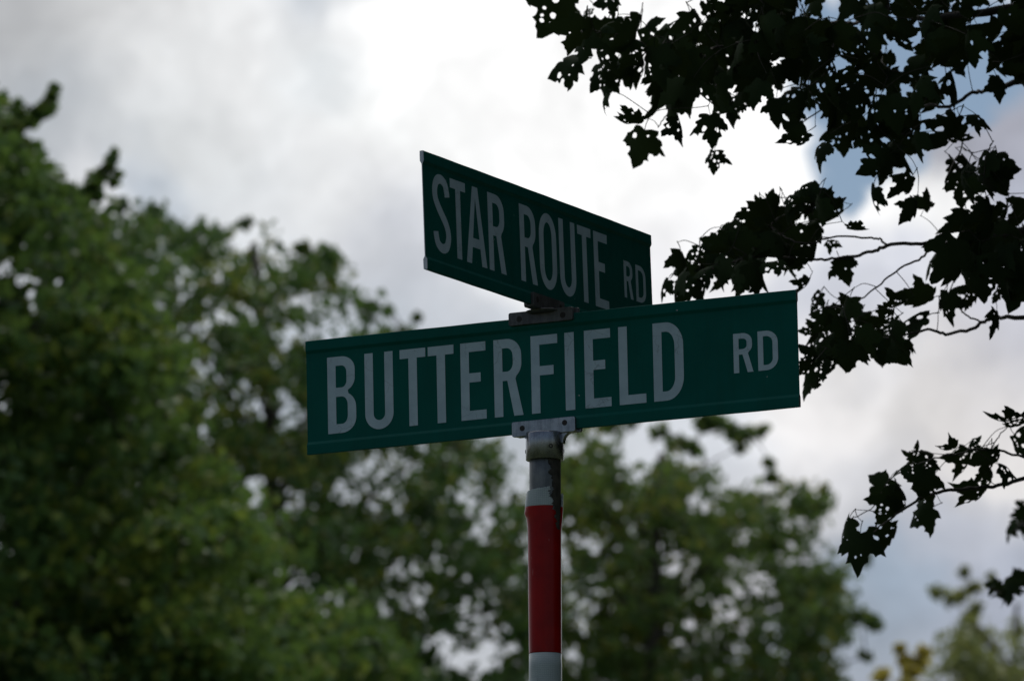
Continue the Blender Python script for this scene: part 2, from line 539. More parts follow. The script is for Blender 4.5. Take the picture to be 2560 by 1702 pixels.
def residue(phi, t):
    k = (post_t(1152) - t) / (post_t(1152) - post_t(1330))
    lo = R(16 + 22 * k) + R(11) * jag(t * 130 + 31) + R(4) * jag(t * 520)
    return lo < phi < R(100) and t > post_t(1332) + .004 * jag(phi * 14)
M_RESIDUE = metal('weathered_residue', (.018, .015, .011), (.060, .052, .042), .7, .9, .0, 60)
wrap('adhesive_residue', post_t(1336), post_t(1151), lambda a, t: PR + .0003, residue, M_RESIDUE, 300, 130)
# loose corner of the white tape on its lower band
bm = bmesh.new()
t_ = post_t(1697)
q = [post_p(R(-75), t_, PR + .0028), post_p(R(-33), t_ + .0012, PR + .0024), post_p(R(-30), t_ - .05, PR + .0022), post_p(R(-78), t_ - .05, PR + .0024)]
NQ = 8
ra, rb = [], []
for i in range(NQ + 1):
    phi = R(-80 + 50 * i / NQ)
    ra.append(bm.verts.new(post_p(phi, t_ + .0008 * math.sin(i), PR + .0026))); rb.append(bm.verts.new(post_p(phi, t_ - .06, PR + .0024)))
for i in range(NQ): bm.faces.new((ra[i], ra[i + 1], rb[i + 1], rb[i]))
link('white_tape', bm_mesh(bm, 'tape_flap'), M_WTAPE, sign, True)

# ---- blades
def BOW(u): return .0006 * math.sin(u * 5.3 + 1.2)
def blade(fr, name, m):
    half = [(-.1143, .0032), (-.1135, .0040), (-.0950, .0042), (-.0936, .0036), (-.0890, .0010), (-.0880, .0008)]
    half = half + [(-v, n) for (v, n) in half[::-1]]
    loop = [(v, n) for (v, n) in half] + [(v, -n) for (v, n) in half[::-1]]
    bm = bmesh.new()
    NS = 36
    rings = []
    for i in range(NS + 1):
        u = -BL / 2 + BL * i / NS
        bow = BOW(u)
        edge = lambda v: .00018 * math.sin(u * 41 + v * 9) * (abs(v) > .11)
        rings.append([bm.verts.new(fr.p(u, v + edge(v), n - .0032 + bow * 1.0)) for (v, n) in loop])
    L = len(loop)
    for a, b in zip(rings, rings[1:]):
        for k in range(L):
            bm.faces.new((a[k], a[(k + 1) % L], b[(k + 1) % L], b[k]))
    for ring, inv in ((rings[0], False), (rings[-1], True)):
        f = bm.faces.new(ring if inv else ring[::-1]); f.material_index = 1
    bmesh.ops.recalc_face_normals(bm, faces=bm.faces)
    me = bpy.data.meshes.new(name); bm.to_mesh(me); bm.free()
    me.materials.append(m); me.materials.append(M_ALU_EDGE)
    return link(name, me, [], sign)
sp1 = blade(F1, 'sign_panel', M_GREEN)
tag(sp1, 'lower green panel lettered BUTTERFIELD RD')
sp2 = blade(F2, 'sign_panel', M_GREEN)
tag(sp2, 'upper, darker green panel lettered STAR ROUTE RD')

# ---- letters
def arc(cx, cy, rx, ry, a0, a1, n=10):
    return [(cx + rx * math.cos(R(a0 + (a1 - a0) * i / n)), cy + ry * math.sin(R(a0 + (a1 - a0) * i / n))) for i in range(n + 1)]
def glyph(ch, w, h, sx, sy):
    if ch == 'I': return [[(0, 0), (w, 0), (w, h), (0, h)]]
    if ch == 'L': return [[(0, 0), (w, 0), (w, sy), (sx, sy), (sx, h), (0, h)]]
    if ch == 'T':
        c = w / 2
        return [[(0, h), (0, h - sy), (c - sx / 2, h - sy), (c - sx / 2, 0), (c + sx / 2, 0), (c + sx / 2, h - sy), (w, h - sy), (w, h)]]
    if ch in 'EF':
        m0, m1 = .545 * h - sy / 2, .545 * h + sy / 2
        mw = .79 * w if ch == 'E' else .84 * w
        if ch == 'E': return [[(0, 0), (w, 0), (w, sy), (sx, sy), (sx, m0), (mw, m0), (mw, m1), (sx, m1), (sx, h - sy), (w, h - sy), (w, h), (0, h)]]
        return [[(0, 0), (sx, 0), (sx, m0), (mw, m0), (mw, m1), (sx, m1), (sx, h - sy), (w, h - sy), (w, h), (0, h)]]
    if ch == 'U':
        ro = w / 2; ri = w / 2 - sx; ry = ro * 1.0; riy = ry - sy
        if riy < .004: riy = .004
        return [[(0, h)] + arc(ro, ry, ro, ry, 180, 360, 16) + [(w, h), (w - sx, h)] + arc(ro, ry, ri, riy, 360, 180, 14) + [(sx, h)]]
    if ch == 'O':
        rx, ry = w / 2, h * .30
        o = arc(rx, h - ry, rx, ry, 0, 180, 16) + arc(rx, ry, rx, ry, 180, 360, 16)
        i = arc(rx, h - ry, rx - sx, ry - sy, 0, 180, 14) + arc(rx, ry, rx - sx, ry - sy, 180, 360, 14)
        return [o, i]
    if ch == 'D':
        cx, rx, ry = w * .42, w * .58, h * .30
        o = [(0, 0)] + arc(cx, ry, rx, ry, -90, 0) + arc(cx, h - ry, rx, ry, 0, 90) + [(0, h)]
        i = [(sx, sy)] + arc(cx, ry, rx - sx, ry - sy, -90, 0) + arc(cx, h - ry, rx - sx, ry - sy, 0, 90) + [(sx, h - sy)]
        return [o, i]
    if ch == 'B':
        m = .535 * h
        cx = w * .50
        rx1, ry1 = w * .47, (h - m) / 2
        rx2, ry2 = w * .50, m / 2
        k = .74
        o = [(0, 0)] + arc(cx, ry2 * k, rx2, ry2 * k, -90, 0, 8) + arc(cx, m - ry2 * k * 1.05, rx2, ry2 * k * 1.05, 0, 62, 7)
        o += arc(cx, m + ry1 * k * 1.05, rx1, ry1 * k * 1.05, -62, 0, 7) + arc(cx, h - ry1 * k, rx1, ry1 * k, 0, 90, 8) + [(0, h)]
        def hole(y0, y1, xr):
            ry = (y1 - y0) / 2 * .62; rx = xr - cx
            return [(sx, y0)] + arc(cx, y0 + ry, rx, ry, -90, 0, 7) + arc(cx, y1 - ry, rx, ry, 0, 90, 7) + [(sx, y1)]
        return [o, hole(sy, m - sy * .5, w - sx), hole(m + sy * .5, h - sy, cx + rx1 - sx)]
    if ch == 'R':
        m = .46 * h
        cx, rx, ry = w * .46, w * .50, (h - m) / 2 * .80
        lx = w - sx * 1.08
        top = m + .012 * h
        o = [(0, 0), (sx, 0), (sx, m), (w * .46, m), (lx, 0), (w, 0), (w * .745, m + .018 * h)]
        o += arc(cx, m + ry + .005 * h, rx, ry, -50, 0, 6) + arc(cx, h - ry, rx, ry, 0, 90, 8) + [(0, h)]
        y0, y1 = m + sy, h - sy
        ryi = (y1 - y0) / 2 * .72
        i = [(sx, y0)] + arc(cx, y0 + ryi, rx - sx, ryi, -90, 0, 7) + arc(cx, y1 - ryi, rx - sx, ryi, 0, 90, 7) + [(sx, y1)]
        return [o, i]
    if ch == 'A':
        a = .13 * w; f = sx * 1.06
        y0, y1 = .215 * h, .335 * h
        c = w / 2
        def xl(y): return (c - a) * y / h            # outer left edge
        def il(y): return f + (c - f) * y / (h * .86)  # inner left edge
        o = [(0, 0), (f, 0), (il(y0), y0), (w - il(y0), y0), (w - f, 0), (w, 0), (c + a, h), (c - a, h)]
        i = [(il(y1), y1), (w - il(y1), y1), (c, h * .86)]
        return [o, i]
    if ch == 'S':
        hx, hy = sx / 2, sy / 2
        L_, R_, c = hx, w - hx, w / 2
        yt, yb = h - hy, hy
        pts = [(R_ - .004 * w, .735 * h), (R_ - .03 * w, .80 * h), (R_ - .12 * w, .895 * h), (c, yt), (L_ + .13 * w, .905 * h), (L_ + .01 * w, .80 * h), (L_ + .03 * w, .69 * h),
               (L_ + .16 * w, .595 * h), (c, .50 * h), (R_ - .14 * w, .40 * h), (R_ - .01 * w, .30 * h), (R_, .20 * h), (R_ - .12 * w, .095 * h), (c, yb), (L_ + .12 * w, .105 * h), (L_ + .02 * w, .20 * h), (L_, .255 * h)]
        cl = spline(pts, 4)
        lft, rgt = [], []
        for i, p in enumerate(cl):
            t = cl[min(i + 1, len(cl) - 1)] - cl[max(i - 1, 0)]; t = t / np.linalg.norm(t)
            nn = np.array([-t[1], t[0]])
            # stroke is wider where it runs upright
            wd = math.hypot(nn[0] * hx, nn[1] * hy)
            lft.append(tuple(p + nn * wd)); rgt.append(tuple(p - nn * wd))
        return [lft + rgt[::-1]]
def letters(fr, panel, items, h, y0, sx, sy):
    for ch, u0, u1 in items:
        wdt = u1 - u0
        loops = glyph(ch, wdt, h, sx if ch != 'I' else wdt, sy)
        vs, fs = fill(loops)
        me = bpy.data.meshes.new('letter')
        me.from_pydata([tuple(fr.p(u0 + v[0], y0 + v[1], -.0032 + .0008 + .0005 + BOW(u0 + v[0]))) for v in vs], [], [tuple(f) for f in fs])
        bm = bmesh.new(); bm.from_mesh(me); bmesh.ops.recalc_face_normals(bm, faces=bm.faces)
        if sum((f.normal.dot(fr.N) * f.calc_area() for f in bm.faces)) < 0: bmesh.ops.reverse_faces(bm, faces=bm.faces)
        bm.to_mesh(me); bm.free()
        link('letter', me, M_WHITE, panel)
mm = lambda L: [(c, a / 1000, b / 1000) for c, a, b in L]
# positions along the blade are measured from the post axis; the frames carry a small shift
sh1, sh2 = .0062, .0060
def off(L, s): return [(c, a - s, b - s) for c, a, b in mm(L)]
letters(F1, sp1, off([('B', -480.5, -417.3), ('U', -397.2, -334.3), ('T', -318.8, -261.9), ('T', -256.4, -199.5), ('E', -184.7, -129.3), ('R', -111.7, -48.9),
                      ('F', -30.5, 27.5), ('I', 43.1, 63.5), ('E', 85.5, 141.8), ('L', 159.2, 216.5), ('D', 233.0, 297.5)], sh1), .1535, -.0765, .0187, .0182)
letters(F1, sp1, off([('R', 403.6, 444.7), ('D', 455.1, 497.3)], sh1), .077, -.0365, .0112, .0105)
letters(F2, sp2, off([('S', -488.9, -412.4), ('T', -409.3, -341.6), ('A', -344.2, -252.7), ('R', -242.1, -165.5), ('R', -98.0, -21.8), ('O', -8.6, 72.3),
                      ('U', 85.8, 162.7), ('T', 175.4, 240.2), ('E', 253.2, 319.7)], sh2), .1525, -.0725, .0215, .0182)
letters(F2, sp2, off([('R', 398.9, 443.7), ('D', 458.0, 507.6)], sh2), .0755, -.0335, .0125, .0100)

# ---- cast brackets
def extrude_poly(bm, fr, poly, n0, n1, bev=.0):
    vs, fs = fill([poly])
    a = [bm.verts.new(fr.p(p[0], p[1], n0)) for p in poly]
    b = [bm.verts.new(fr.p(p[0], p[1], n1)) for p in poly]
    k = len(poly)
    bm.faces.new(a[::-1]); bm.faces.new(b)
    for i in range(k): bm.faces.new((a[i], a[(i + 1) % k], b[(i + 1) % k], b[i]))
def rrect(u0, v0, u1, v1, r, n=4):
    return (arc(u1 - r, v1 - r, r, r, 0, 90, n) + arc(u0 + r, v1 - r, r, r, 90, 180, n) + arc(u0 + r, v0 + r, r, r, 180, 270, n) + arc(u1 - r, v0 + r, r, r, 270, 360, n))
def finish(bm, bev=.0012):
    bmesh.ops.recalc_face_normals(bm, faces=bm.faces)
    es = [e for e in bm.edges if len(e.link_faces) == 2 and e.calc_face_angle() > R(50)]
    bmesh.ops.bevel(bm, geom=es, offset=bev, segments=2, affect='EDGES', profile=.6)
    return bm
def screws(fr, parent, spots, r=.0056, inner=.55, n=.0072):
    for (u, v) in spots:
        bm = bmesh.new()
        disc(bm, fr.p(u, v, n), fr.N, r, .0007, 16)
        link('screw', bm_mesh(bm, 'screw'), M_SCREW, parent)

# cap bracket: two plates gripping the lower blade, webs, and a round collar over the post
bm = bmesh.new()
PL, PRr = -.0772, .0600
V0, V1 = -.1205, -.0905
extrude_poly(bm, F1, rrect(PL, V0, PRr, V1, .004), .0003, .0074)
extrude_poly(bm, F1, rrect(PL + .004, V0, PRr + .006, V1, .004), -.0140, -.0067)
extrude_poly(bm, F1, [(PL + .004, V0 + .0005), (PRr - .0002, V0 + .0005), (PRr - .0002, -.1150), (PL + .004, -.1150)], -.0068, .0004)
# webs flaring from the plates down into the collar
for s_ in (-1, 1):
    x0 = .030 * s_ - .006
    x1 = (-.0640 if s_ < 0 else .0510)
    pts = [(x0, V0 + .002), (x1, V0 + .002)] + [(x1 + (.0365 * s_ - .006 - x1) * math.sin(a), V0 + .0005 - .020 * (1 - math.cos(a))) for a in [R(15 * i) for i in range(1, 7)]] + [(x0, V0 - .021)]
    extrude_poly(bm, F1, pts, -.0090, .0030)
finish(bm, .0010)
ct0, ct1 = post_t(1151), post_t(1083)
lathe(bm, [(PR + .0004, ct0 + .001), (PR + .0058, ct0), (PR + .0070, ct0 + .0012), (PR + .0070, ct1 - .002), (PR + .0062, ct1 + .0005), (PR - .004, ct1 + .0012)], 48, False)
cap = link('cap_bracket', bm_mesh(bm, 'cap_bracket'), M_ALU, sign)
screws(F1, cap, [(-.0545, -.1045), (.0375, -.1015)])
for phi, py in ((R(18), 1121), (R(-97), 1128), (R(97), 1126)):
    bm = bmesh.new()
    d_ = E1 * math.sin(phi) + E2 * math.cos(phi)
    disc(bm, post_p(phi, post_t(py), PR + .0070), d_, .0042, .0010, 12, .6)
    link('set_screw', bm_mesh(bm, 'set_screw'), M_SCREW, cap)

# cross bracket between the blades
bm = bmesh.new()
C0, C1 = .1000, .1262
extrude_poly(bm, F1, rrect(-.0795, C0, .0598, C1, .004), .0003, .0076)
extrude_poly(bm, F1, rrect(-.0750, C0, .0658, C1, .004), -.0140, -.0067)
extrude_poly(bm, F1, [(-.075, .1150), (.0595, .1150), (.0595, C1 - .0005), (-.075, C1 - .0005)], -.0068, .0004)
D0, D1 = -.1195, -.0910
extrude_poly(bm, F2, rrect(-.0700, D0, .0760, D1, .004), .0003, .0076)
extrude_poly(bm, F2, rrect(-.0700, D0, .0760, D1, .004), -.0140, -.0067)
extrude_poly(bm, F2, [(-.0695, D0 + .0005), (.0755, D0 + .0005), (.0755, -.1150), (-.0695, -.1150)], -.0068, .0004)
finish(bm, .0010)
cc = F1.p(-.0062, 0, -.0032)
def ring_c(r, z): return [bm.verts.new(Vector((cc.x, cc.y, 0)) + Vector((r * math.cos(2 * math.pi * k / 32), r * math.sin(2 * math.pi * k / 32), z))) for k in range(32)]
zt, zb = F2.C.z - .1165, F1.C.z + .1190
rg = [ring_c(.026, zb), ring_c(.036, zb + .004), ring_c(.036, zt - .003), ring_c(.026, zt)]
for a, b in zip(rg, rg[1:]):
    for k in range(32):
        f = bm.faces.new((a[k], a[(k + 1) % 32], b[(k + 1) % 32], b[k])); f.smooth = True
bm.faces.new(rg[0][::-1]); bm.faces.new(rg[-1])
xb = link('cross_bracket', bm_mesh(bm, 'cross_bracket'), M_ALU_DARK, sign)
screws(F1, xb, [(-.0560, .1120), (.0388, .1110)], .0060)
screws(F2, xb, [(-.0520, -.1040), (.0560, -.1040)], .0060)

# ------------------------------------------------------------------ trees beyond the sign
def in_poly(x, y, poly):
    c = False
    n = len(poly)
    j = n - 1
    for i in range(n):
        xi, yi = poly[i]; xj, yj = poly[j]
        if (yi > y) != (yj > y) and x < (xj - xi) * (y - yi) / (yj - yi) + xi: c = not c
        j = i
    return c
def leaf_cloud(name, centres, radii, counts, size, m, parent, rng, flat=.8, kind='stuff'):
    """many small folded leaves scattered round the clump centres, one mesh"""
    cs = np.repeat(np.array(centres), counts, axis=0)
    rs = np.repeat(np.array(radii), counts)
    n = len(cs)
    g = rng.normal(size=(n, 3)); g /= np.linalg.norm(g, axis=1)[:, None]
    rad = rng.random(n) ** .55
    pos = cs + g * (rs * rad)[:, None] * np.array([1, 1, flat])
    t = rng.normal(size=(n, 3)) * np.array([1, 1, .8]) + np.array([0, 0, -.35]); t /= np.linalg.norm(t, axis=1)[:, None]
    nn = rng.normal(size=(n, 3)) * .75 + np.array([0, 0, .6])
    b = np.cross(t, nn); b /= np.linalg.norm(b, axis=1)[:, None]
    nn = np.cross(b, t)
    s = size * rng.uniform(.65, 1.3, n)[:, None]
    # six-point leaf with a crease along the midrib
    v = np.empty((n, 6, 3))
    v[:, 0] = pos - t * s * .5
    v[:, 1] = pos - t * s * .12 + b * s * .42 + nn * s * .13
    v[:, 2] = pos + t * s * .22 + b * s * .30 + nn * s * .08
    v[:, 3] = pos + t * s * .58
    v[:, 4] = pos + t * s * .22 - b * s * .30 + nn * s * .08
    v[:, 5] = pos - t * s * .12 - b * s * .42 + nn * s * .13
    base = (np.arange(n) * 6)[:, None]
    f = np.concatenate([base + np.array([0, 1, 2, 3]), base + np.array([0, 3, 4, 5])], axis=1).reshape(-1)
    me = bpy.data.meshes.new(name)
    me.vertices.add(n * 6); me.vertices.foreach_set('co', v.reshape(-1))
    me.loops.add(n * 8); me.loops.foreach_set('vertex_index', f)
    me.polygons.add(n * 2); me.polygons.foreach_set('loop_start', np.arange(n * 2) * 4)
    me.update(calc_edges=True)
    o = link(name, me, m, parent)
    if kind: o['kind'] = kind
    return o

def far_tree(name, label, cat, D, outline, half_depth, n_clump, per, size, clump_r, m, trunk_px, trunk_r, seed, gaps=(), extra=(), fork_py=None, limbs=26, scatter=.66, gapk=.88, flat=.8, group='trees beyond the sign'):
    """outline: crown outline in photo pixels, carried to D metres; the crown has depth half_depth either way"""
    rng = np.random.default_rng(seed)
    xs = [p[0] for p in outline]; ys = [p[1] for p in outline]
    cx, cy = sum(xs) / len(xs), sum(ys) / len(ys)
    hw = (max(xs) - min(xs)) / 2
    cen, rad, cnt = [], [], []
    tries = 0
    boughs = []
    while len(boughs) < max(6, n_clump // 13):          # leaf sprays sit on boughs, so light and dark masses form
        x, y = rng.uniform(min(xs), max(xs)), rng.uniform(min(ys), max(ys))
        if in_poly(x, y, outline): boughs.append((x, y, rng.uniform(-1, 1)))
    while len(cen) < n_clump and tries < n_clump * 60:
        tries += 1
        bx, by, bd = boughs[rng.integers(len(boughs))]
        x, y = bx + rng.normal() * 3000 / D, by + rng.normal() * 1250 / D
        if rng.random() < scatter: x, y, bd = rng.uniform(min(xs), max(xs)), rng.uniform(min(ys), max(ys)), rng.uniform(-1, 1)
        if not in_poly(x, y, outline): continue
        skip = False
        for (gx, gy, gr, pr) in gaps:
            if math.hypot(x - gx, y - gy) < gr and rng.random() < pr * gapk: skip = True
        if skip: continue
        e = max(.15, 1 - ((x - (min(xs) + hw)) / hw) ** 2) ** .5
        dd = D + (bd * .9 + rng.normal() * .13) * half_depth * e
        cen.append(at(x, y, dd)); rad.append(clump_r * rng.uniform(.6, 1.25)); cnt.append(int(per * rng.uniform(.5, 1.4)))
    for (x, y, r_px, k) in extra:        # single sprays that stand out of the outline
        dd = D + rng.uniform(-.3, .3) * half_depth
        cen.append(at(x, y, dd)); rad.append(r_px / FPX * D); cnt.append(int(k * 1.6))
    tx = at(trunk_px, 851, D)
    root = empty(name, (tx[0], tx[1], 0))
    tag(root, label, cat, group)
    bm = bmesh.new()
    zs = [c[2] for c in cen]
    ztop = max(zs) * .97; zfork = 1.6 + (at(trunk_px, fork_py or max(ys), D)[2] - 1.6) if fork_py else min(zs)
    zfork = max(1.5, zfork)
    lean = rng.normal(size=2) * .25
    def tr(z):
        k = z / ztop
        return Vector((tx[0] + lean[0] * k + .12 * math.sin(z * .9 + seed), tx[1] + lean[1] * k + .1 * math.cos(z * .7 + seed), z))
    zz = [ztop * i / 14 for i in range(15)]
    tube(bm, [tr(z - .1) for z in zz], [trunk_r * (1 - .9 * (z / ztop)) + trunk_r * .5 * math.exp(-z * 3) + .012 for z in zz], 10)
    link('trunk', bm_mesh(bm, 'trunk'), M_BARK, root)
    order = rng.permutation(len(cen))[:limbs]
    mesh_l = bmesh.new()
    mains = []
    for i in order:
        c = Vector(cen[i])
        hz = math.hypot(c.x - tx[0], c.y - tx[1])
        zs_ = min(max(c.z - .55 * hz - .4, zfork * .7), ztop * .93)
        a = tr(zs_)
        mid = a.lerp(c, .5) + Vector((rng.normal() * .12, rng.normal() * .12, .10 * hz))
        pts = spline([a, mid, c], 5)
        r0 = min(trunk_r * .28, .012 + .012 * hz)
        lb = bmesh.new()
        tube(lb, pts, [r0 * (1 - .85 * k / (len(pts) - 1)) for k in range(len(pts))], 6)
        link('limb', bm_mesh(lb, 'limb'), M_TWIG, root)
        mains.append(pts)
    con = [tuple(q) for pts in mains for q in pts[3:]]
    rest = [i for i in range(len(cen)) if i not in set(int(k) for k in order)]
    base = np.array(con)
    rest.sort(key=lambda i: np.min(np.linalg.norm(base - cen[i], axis=1)))
    buf = np.empty((len(con) + len(rest), 3)); buf[:len(con)] = con; nb = len(con)
    for i in rest:                       # each spray grows from the nearest wood already there
        k = int(np.argmin(np.linalg.norm(buf[:nb] - cen[i], axis=1)))
        a, c = Vector(buf[k]), Vector(cen[i])
        tube(mesh_l, [a, a.lerp(c, .5) + Vector((0, 0, .05)), c], [.012, .008, .004], 4)
        buf[nb] = cen[i]; nb += 1
    tag(link('twigs', bm_mesh(mesh_l, 'twigs'), M_TWIG, root), kind='stuff')
    leaf_cloud('crown', cen, rad, cnt, size, m, root, rng, flat)
    return root

far_tree('broadleaf_tree', 'tall dark green tree with two shoots rising at the far left', 'tree', 44,
         [(-900, 420), (-500, 200), (-150, 190), (0, 285), (55, 330), (88, 400), (100, 450), (160, 475), (210, 490), (240, 550), (262, 610), (330, 700), (395, 800), (415, 920), (455, 1010), (500, 1120), (570, 1240), (640, 1400), (700, 1560), (760, 1760), (820, 2100), (600, 2500), (-300, 2600), (-900, 2000)],
         3.0, 2100, 58, .085, .26, M_LEAF_A, -180, .20, 11,
         extra=[(134, 222, 9, 8), (128, 242, 13, 14), (116, 264, 17, 22), (128, 275, 10, 6), (98, 282, 20, 26), (82, 300, 20, 24), (60, 308, 24, 34), (30, 318, 28, 44), (2, 262, 14, 16), (44, 262, 11, 8), (50, 285, 14, 12),
                (286, 378, 6, 5), (281, 396, 7, 6), (274, 412, 11, 9), (262, 430, 14, 14), (248, 446, 15, 14), (232, 466, 18, 20), (210, 488, 20, 24), (240, 490, 14, 10), (292, 440, 9, 6), (284, 455, 8, 5), (225, 440, 10, 6), (70, 400, 26, 40), (50, 360, 24, 30)],
         gaps=[(15, 990, 60, .9), (230, 1195, 70, .75), (330, 1195, 60, .7), (390, 1250, 60, .75)], fork_py=2500, limbs=60, scatter=.60, flat=.55)
far_tree('broadleaf_tree', 'round topped green tree with bright gaps behind the left end of the lower sign', 'tree', 62,
         [(215, 640), (250, 560), (300, 530), (345, 555), (375, 540), (420, 560), (470, 590), (540, 580), (610, 572), (680, 590), (760, 615), (830, 650), (862, 720), (930, 790), (990, 830), (1040, 900), (1100, 990), (1160, 1100), (1240, 1130), (1300, 1240), (1360, 1400), (1340, 1600), (1300, 2000), (1000, 2600), (400, 2600), (200, 1800), (200, 1000)],
         3.2, 1600, 37, .088, .26, M_LEAF_B, 660, .22, 23,
         gaps=[(455, 690, 60, .65), (575, 800, 60, .95), (490, 850, 60, .85), (640, 750, 60, .55), (780, 730, 60, .5), (690, 860, 60, .6), (870, 800, 70, .6), (570, 950, 70, .6), (660, 1010, 60, .8), (740, 1060, 60, .9), (600, 660, 50, .4),
               (860, 1190, 70, .8), (930, 1240, 70, .8), (700, 1240, 60, .7), (640, 1190, 60, .7), (540, 1250, 60, .6), (1000, 1170, 60, .5), (1230, 1260, 80, .8), (1060, 1330, 60, .5), (690, 1420, 70, .75), (780, 1470, 70, .75), (560, 1430, 60, .6), (830, 1560, 60, .7), (1020, 1450, 70, .6), (1180, 1500, 70, .75), (1210, 1620, 80, .75), (1100, 1640, 60, .5), (570, 1680, 60, .6)],
         extra=[(840, 640, 12, 12), (970, 775, 14, 12), (1040, 795, 14, 14), (1010, 830, 24, 24), (930, 770, 20, 22), (905, 760, 18, 20), (755, 620, 18, 20), (615, 555, 16, 16), (500, 575, 18, 18), (385, 530, 26, 40), (300, 515, 22, 30)], fork_py=2100, limbs=60, scatter=.80)
far_tree('broadleaf_tree', 'low leafy tree filling the bottom left below the lower sign', 'tree', 52,
         [(-500, 1500), (-200, 1280), (100, 1330), (330, 1250), (450, 1180), (540, 1240), (640, 1260), (690, 1350), (760, 1390), (800, 1470), (900, 1500), (940, 1590), (1030, 1640), (1080, 1760), (1180, 2000), (1000, 2700), (-300, 2700)],
         2.6, 1350, 60, .085, .28, M_LEAF_A, 300, .18, 31,
         gaps=[(560, 1430, 50, .8), (690, 1420, 70, .9), (780, 1470, 70, .9), (570, 1680, 60, .8)], fork_py=2500, limbs=40)
far_tree('broadleaf_tree', 'loose leaved green tree standing behind the right side of the striped post', 'tree', 66,
         [(1360, 1120), (1420, 1075), (1490, 1090), (1540, 1160), (1590, 1200), (1640, 1175), (1720, 1170), (1775, 1200), (1820, 1250), (1880, 1230), (1930, 1180), (1965, 1215), (2010, 1230), (2060, 1260), (2075, 1330), (2070, 1400), (2110, 1450), (2120, 1520), (2150, 1560), (2110, 1610), (2080, 1700), (2100, 1900), (2000, 2400), (1500, 2500), (1330, 2000), (1340, 1500)],
         2.4, 1000, 34, .090, .24, M_LEAF_C, 1660, .18, 47,
         gaps=[(1470, 1430, 60, .8), (1440, 1500, 60, .85), (1460, 1560, 60, .7), (1690, 1400, 60, .7), (1790, 1450, 80, .9), (1870, 1450, 70, .8), (1820, 1500, 60, .9), (1900, 1500, 60, .7), (2030, 1420, 50, .8), (1720, 1560, 70, .8), (1650, 1600, 50, .5), (1590, 1530, 60, .6), (1900, 1640, 70, .7), (1960, 1650, 60, .7), (1780, 1660, 60, .7), (1560, 1340, 60, .5), (1600, 1270, 60, .6), (1510, 1310, 50, .5), (1360, 1330, 60, .6)],
         extra=[(1650, 1080, 30, 26), (1690, 1110, 34, 34), (1730, 1125, 28, 22), (1780, 1060, 40, 40), (1830, 1075, 34, 34), (1870, 1085, 30, 30), (1900, 1080, 24, 16), (1850, 1115, 22, 18), (1760, 1045, 30, 20), (1530, 1060, 40, 40), (1580, 1050, 30, 20), (1470, 1050, 40, 40),
                (1925, 1155, 14, 14), (1930, 1190, 22, 26), (2062, 1225, 18, 16), (2050, 1260, 26, 24), (2170, 1385, 16, 8), (2170, 1410, 10, 5), (2180, 1560, 26, 26), (2150, 1540, 26, 26), (2195, 1570, 12, 8), (2165, 1640, 18, 12)], fork_py=2300, limbs=50, scatter=.86, gapk=.62)
far_tree('broadleaf_tree', 'small pale green tree in the lower right corner', 'tree', 84,
         [(2330, 1640), (2370, 1590), (2420, 1560), (2470, 1560), (2540, 1570), (2600, 1580), (2700, 1640), (2760, 1900), (2700, 2300), (2400, 2300), (2300, 1900), (2310, 1720)],
         2.0, 200, 34, .10, .30, M_LEAF_D, 2520, .14, 59,
         extra=[(2410, 1430, 18, 18), (2345, 1480, 26, 26), (2380, 1500, 22, 22), (2430, 1470, 22, 26), (2400, 1490, 22, 20), (2475, 1440, 14, 10), (2425, 1545, 20, 24), (2440, 1520, 20, 18)], fork_py=2300, limbs=30)
far_tree('broadleaf_tree', 'yellow leaved young tree at the bottom beside the pale green tree', 'tree', 70,
         [(2230, 1650), (2262, 1632), (2300, 1690), (2330, 1760), (2340, 2000), (2260, 2200), (2180, 2000), (2190, 1760), (2220, 1700)],
         .7, 36, 52, .12, .25, M_LEAF_E, 2262, .07, 61,
         extra=[(2250, 1622, 14, 18), (2262, 1650, 20, 30), (2275, 1680, 20, 30), (2305, 1630, 16, 12), (2300, 1660, 16, 14), (2205, 1690, 20, 14)], fork_py=2100, limbs=12)

# ------------------------------------------------------------------ the maple at the right, its twigs hanging behind the sign
MD = 15.7
zA = lambda x, y: (1280 + .2933 * x, .2933 * y)
zB = lambda x, y: (1920 + .2933 * x, .2933 * y)
zC = lambda x, y: (1600 + .407 * x, 440 + .407 * y)
zD = lambda x, y: (1920 + .4734 * x, 960 + .4734 * y)
def PX(f, L): return [f(*p) for p in L]

TR_X, TR_Y = 4.9, 16.6
maple = empty('maple_tree', (TR_X, TR_Y, 0))
tag(maple, 'dark backlit maple reaching in from the right with insect-holed leaves', 'tree')
def mt(z): return Vector((TR_X - .05 * z + .06 * math.sin(z * 1.1), TR_Y - .03 * z + .05 * math.cos(z * .8), z))
bm = bmesh.new()
zz = [8.6 * i / 18 for i in range(19)]
tube(bm, [mt(z - .1 if i == 0 else z) for i, z in enumerate(zz)], [.19 * (1 - .88 * z / 8.6) + .10 * math.exp(-z * 3) for z in zz], 14)
link('trunk', bm_mesh(bm, 'trunk'), M_BARK, maple)

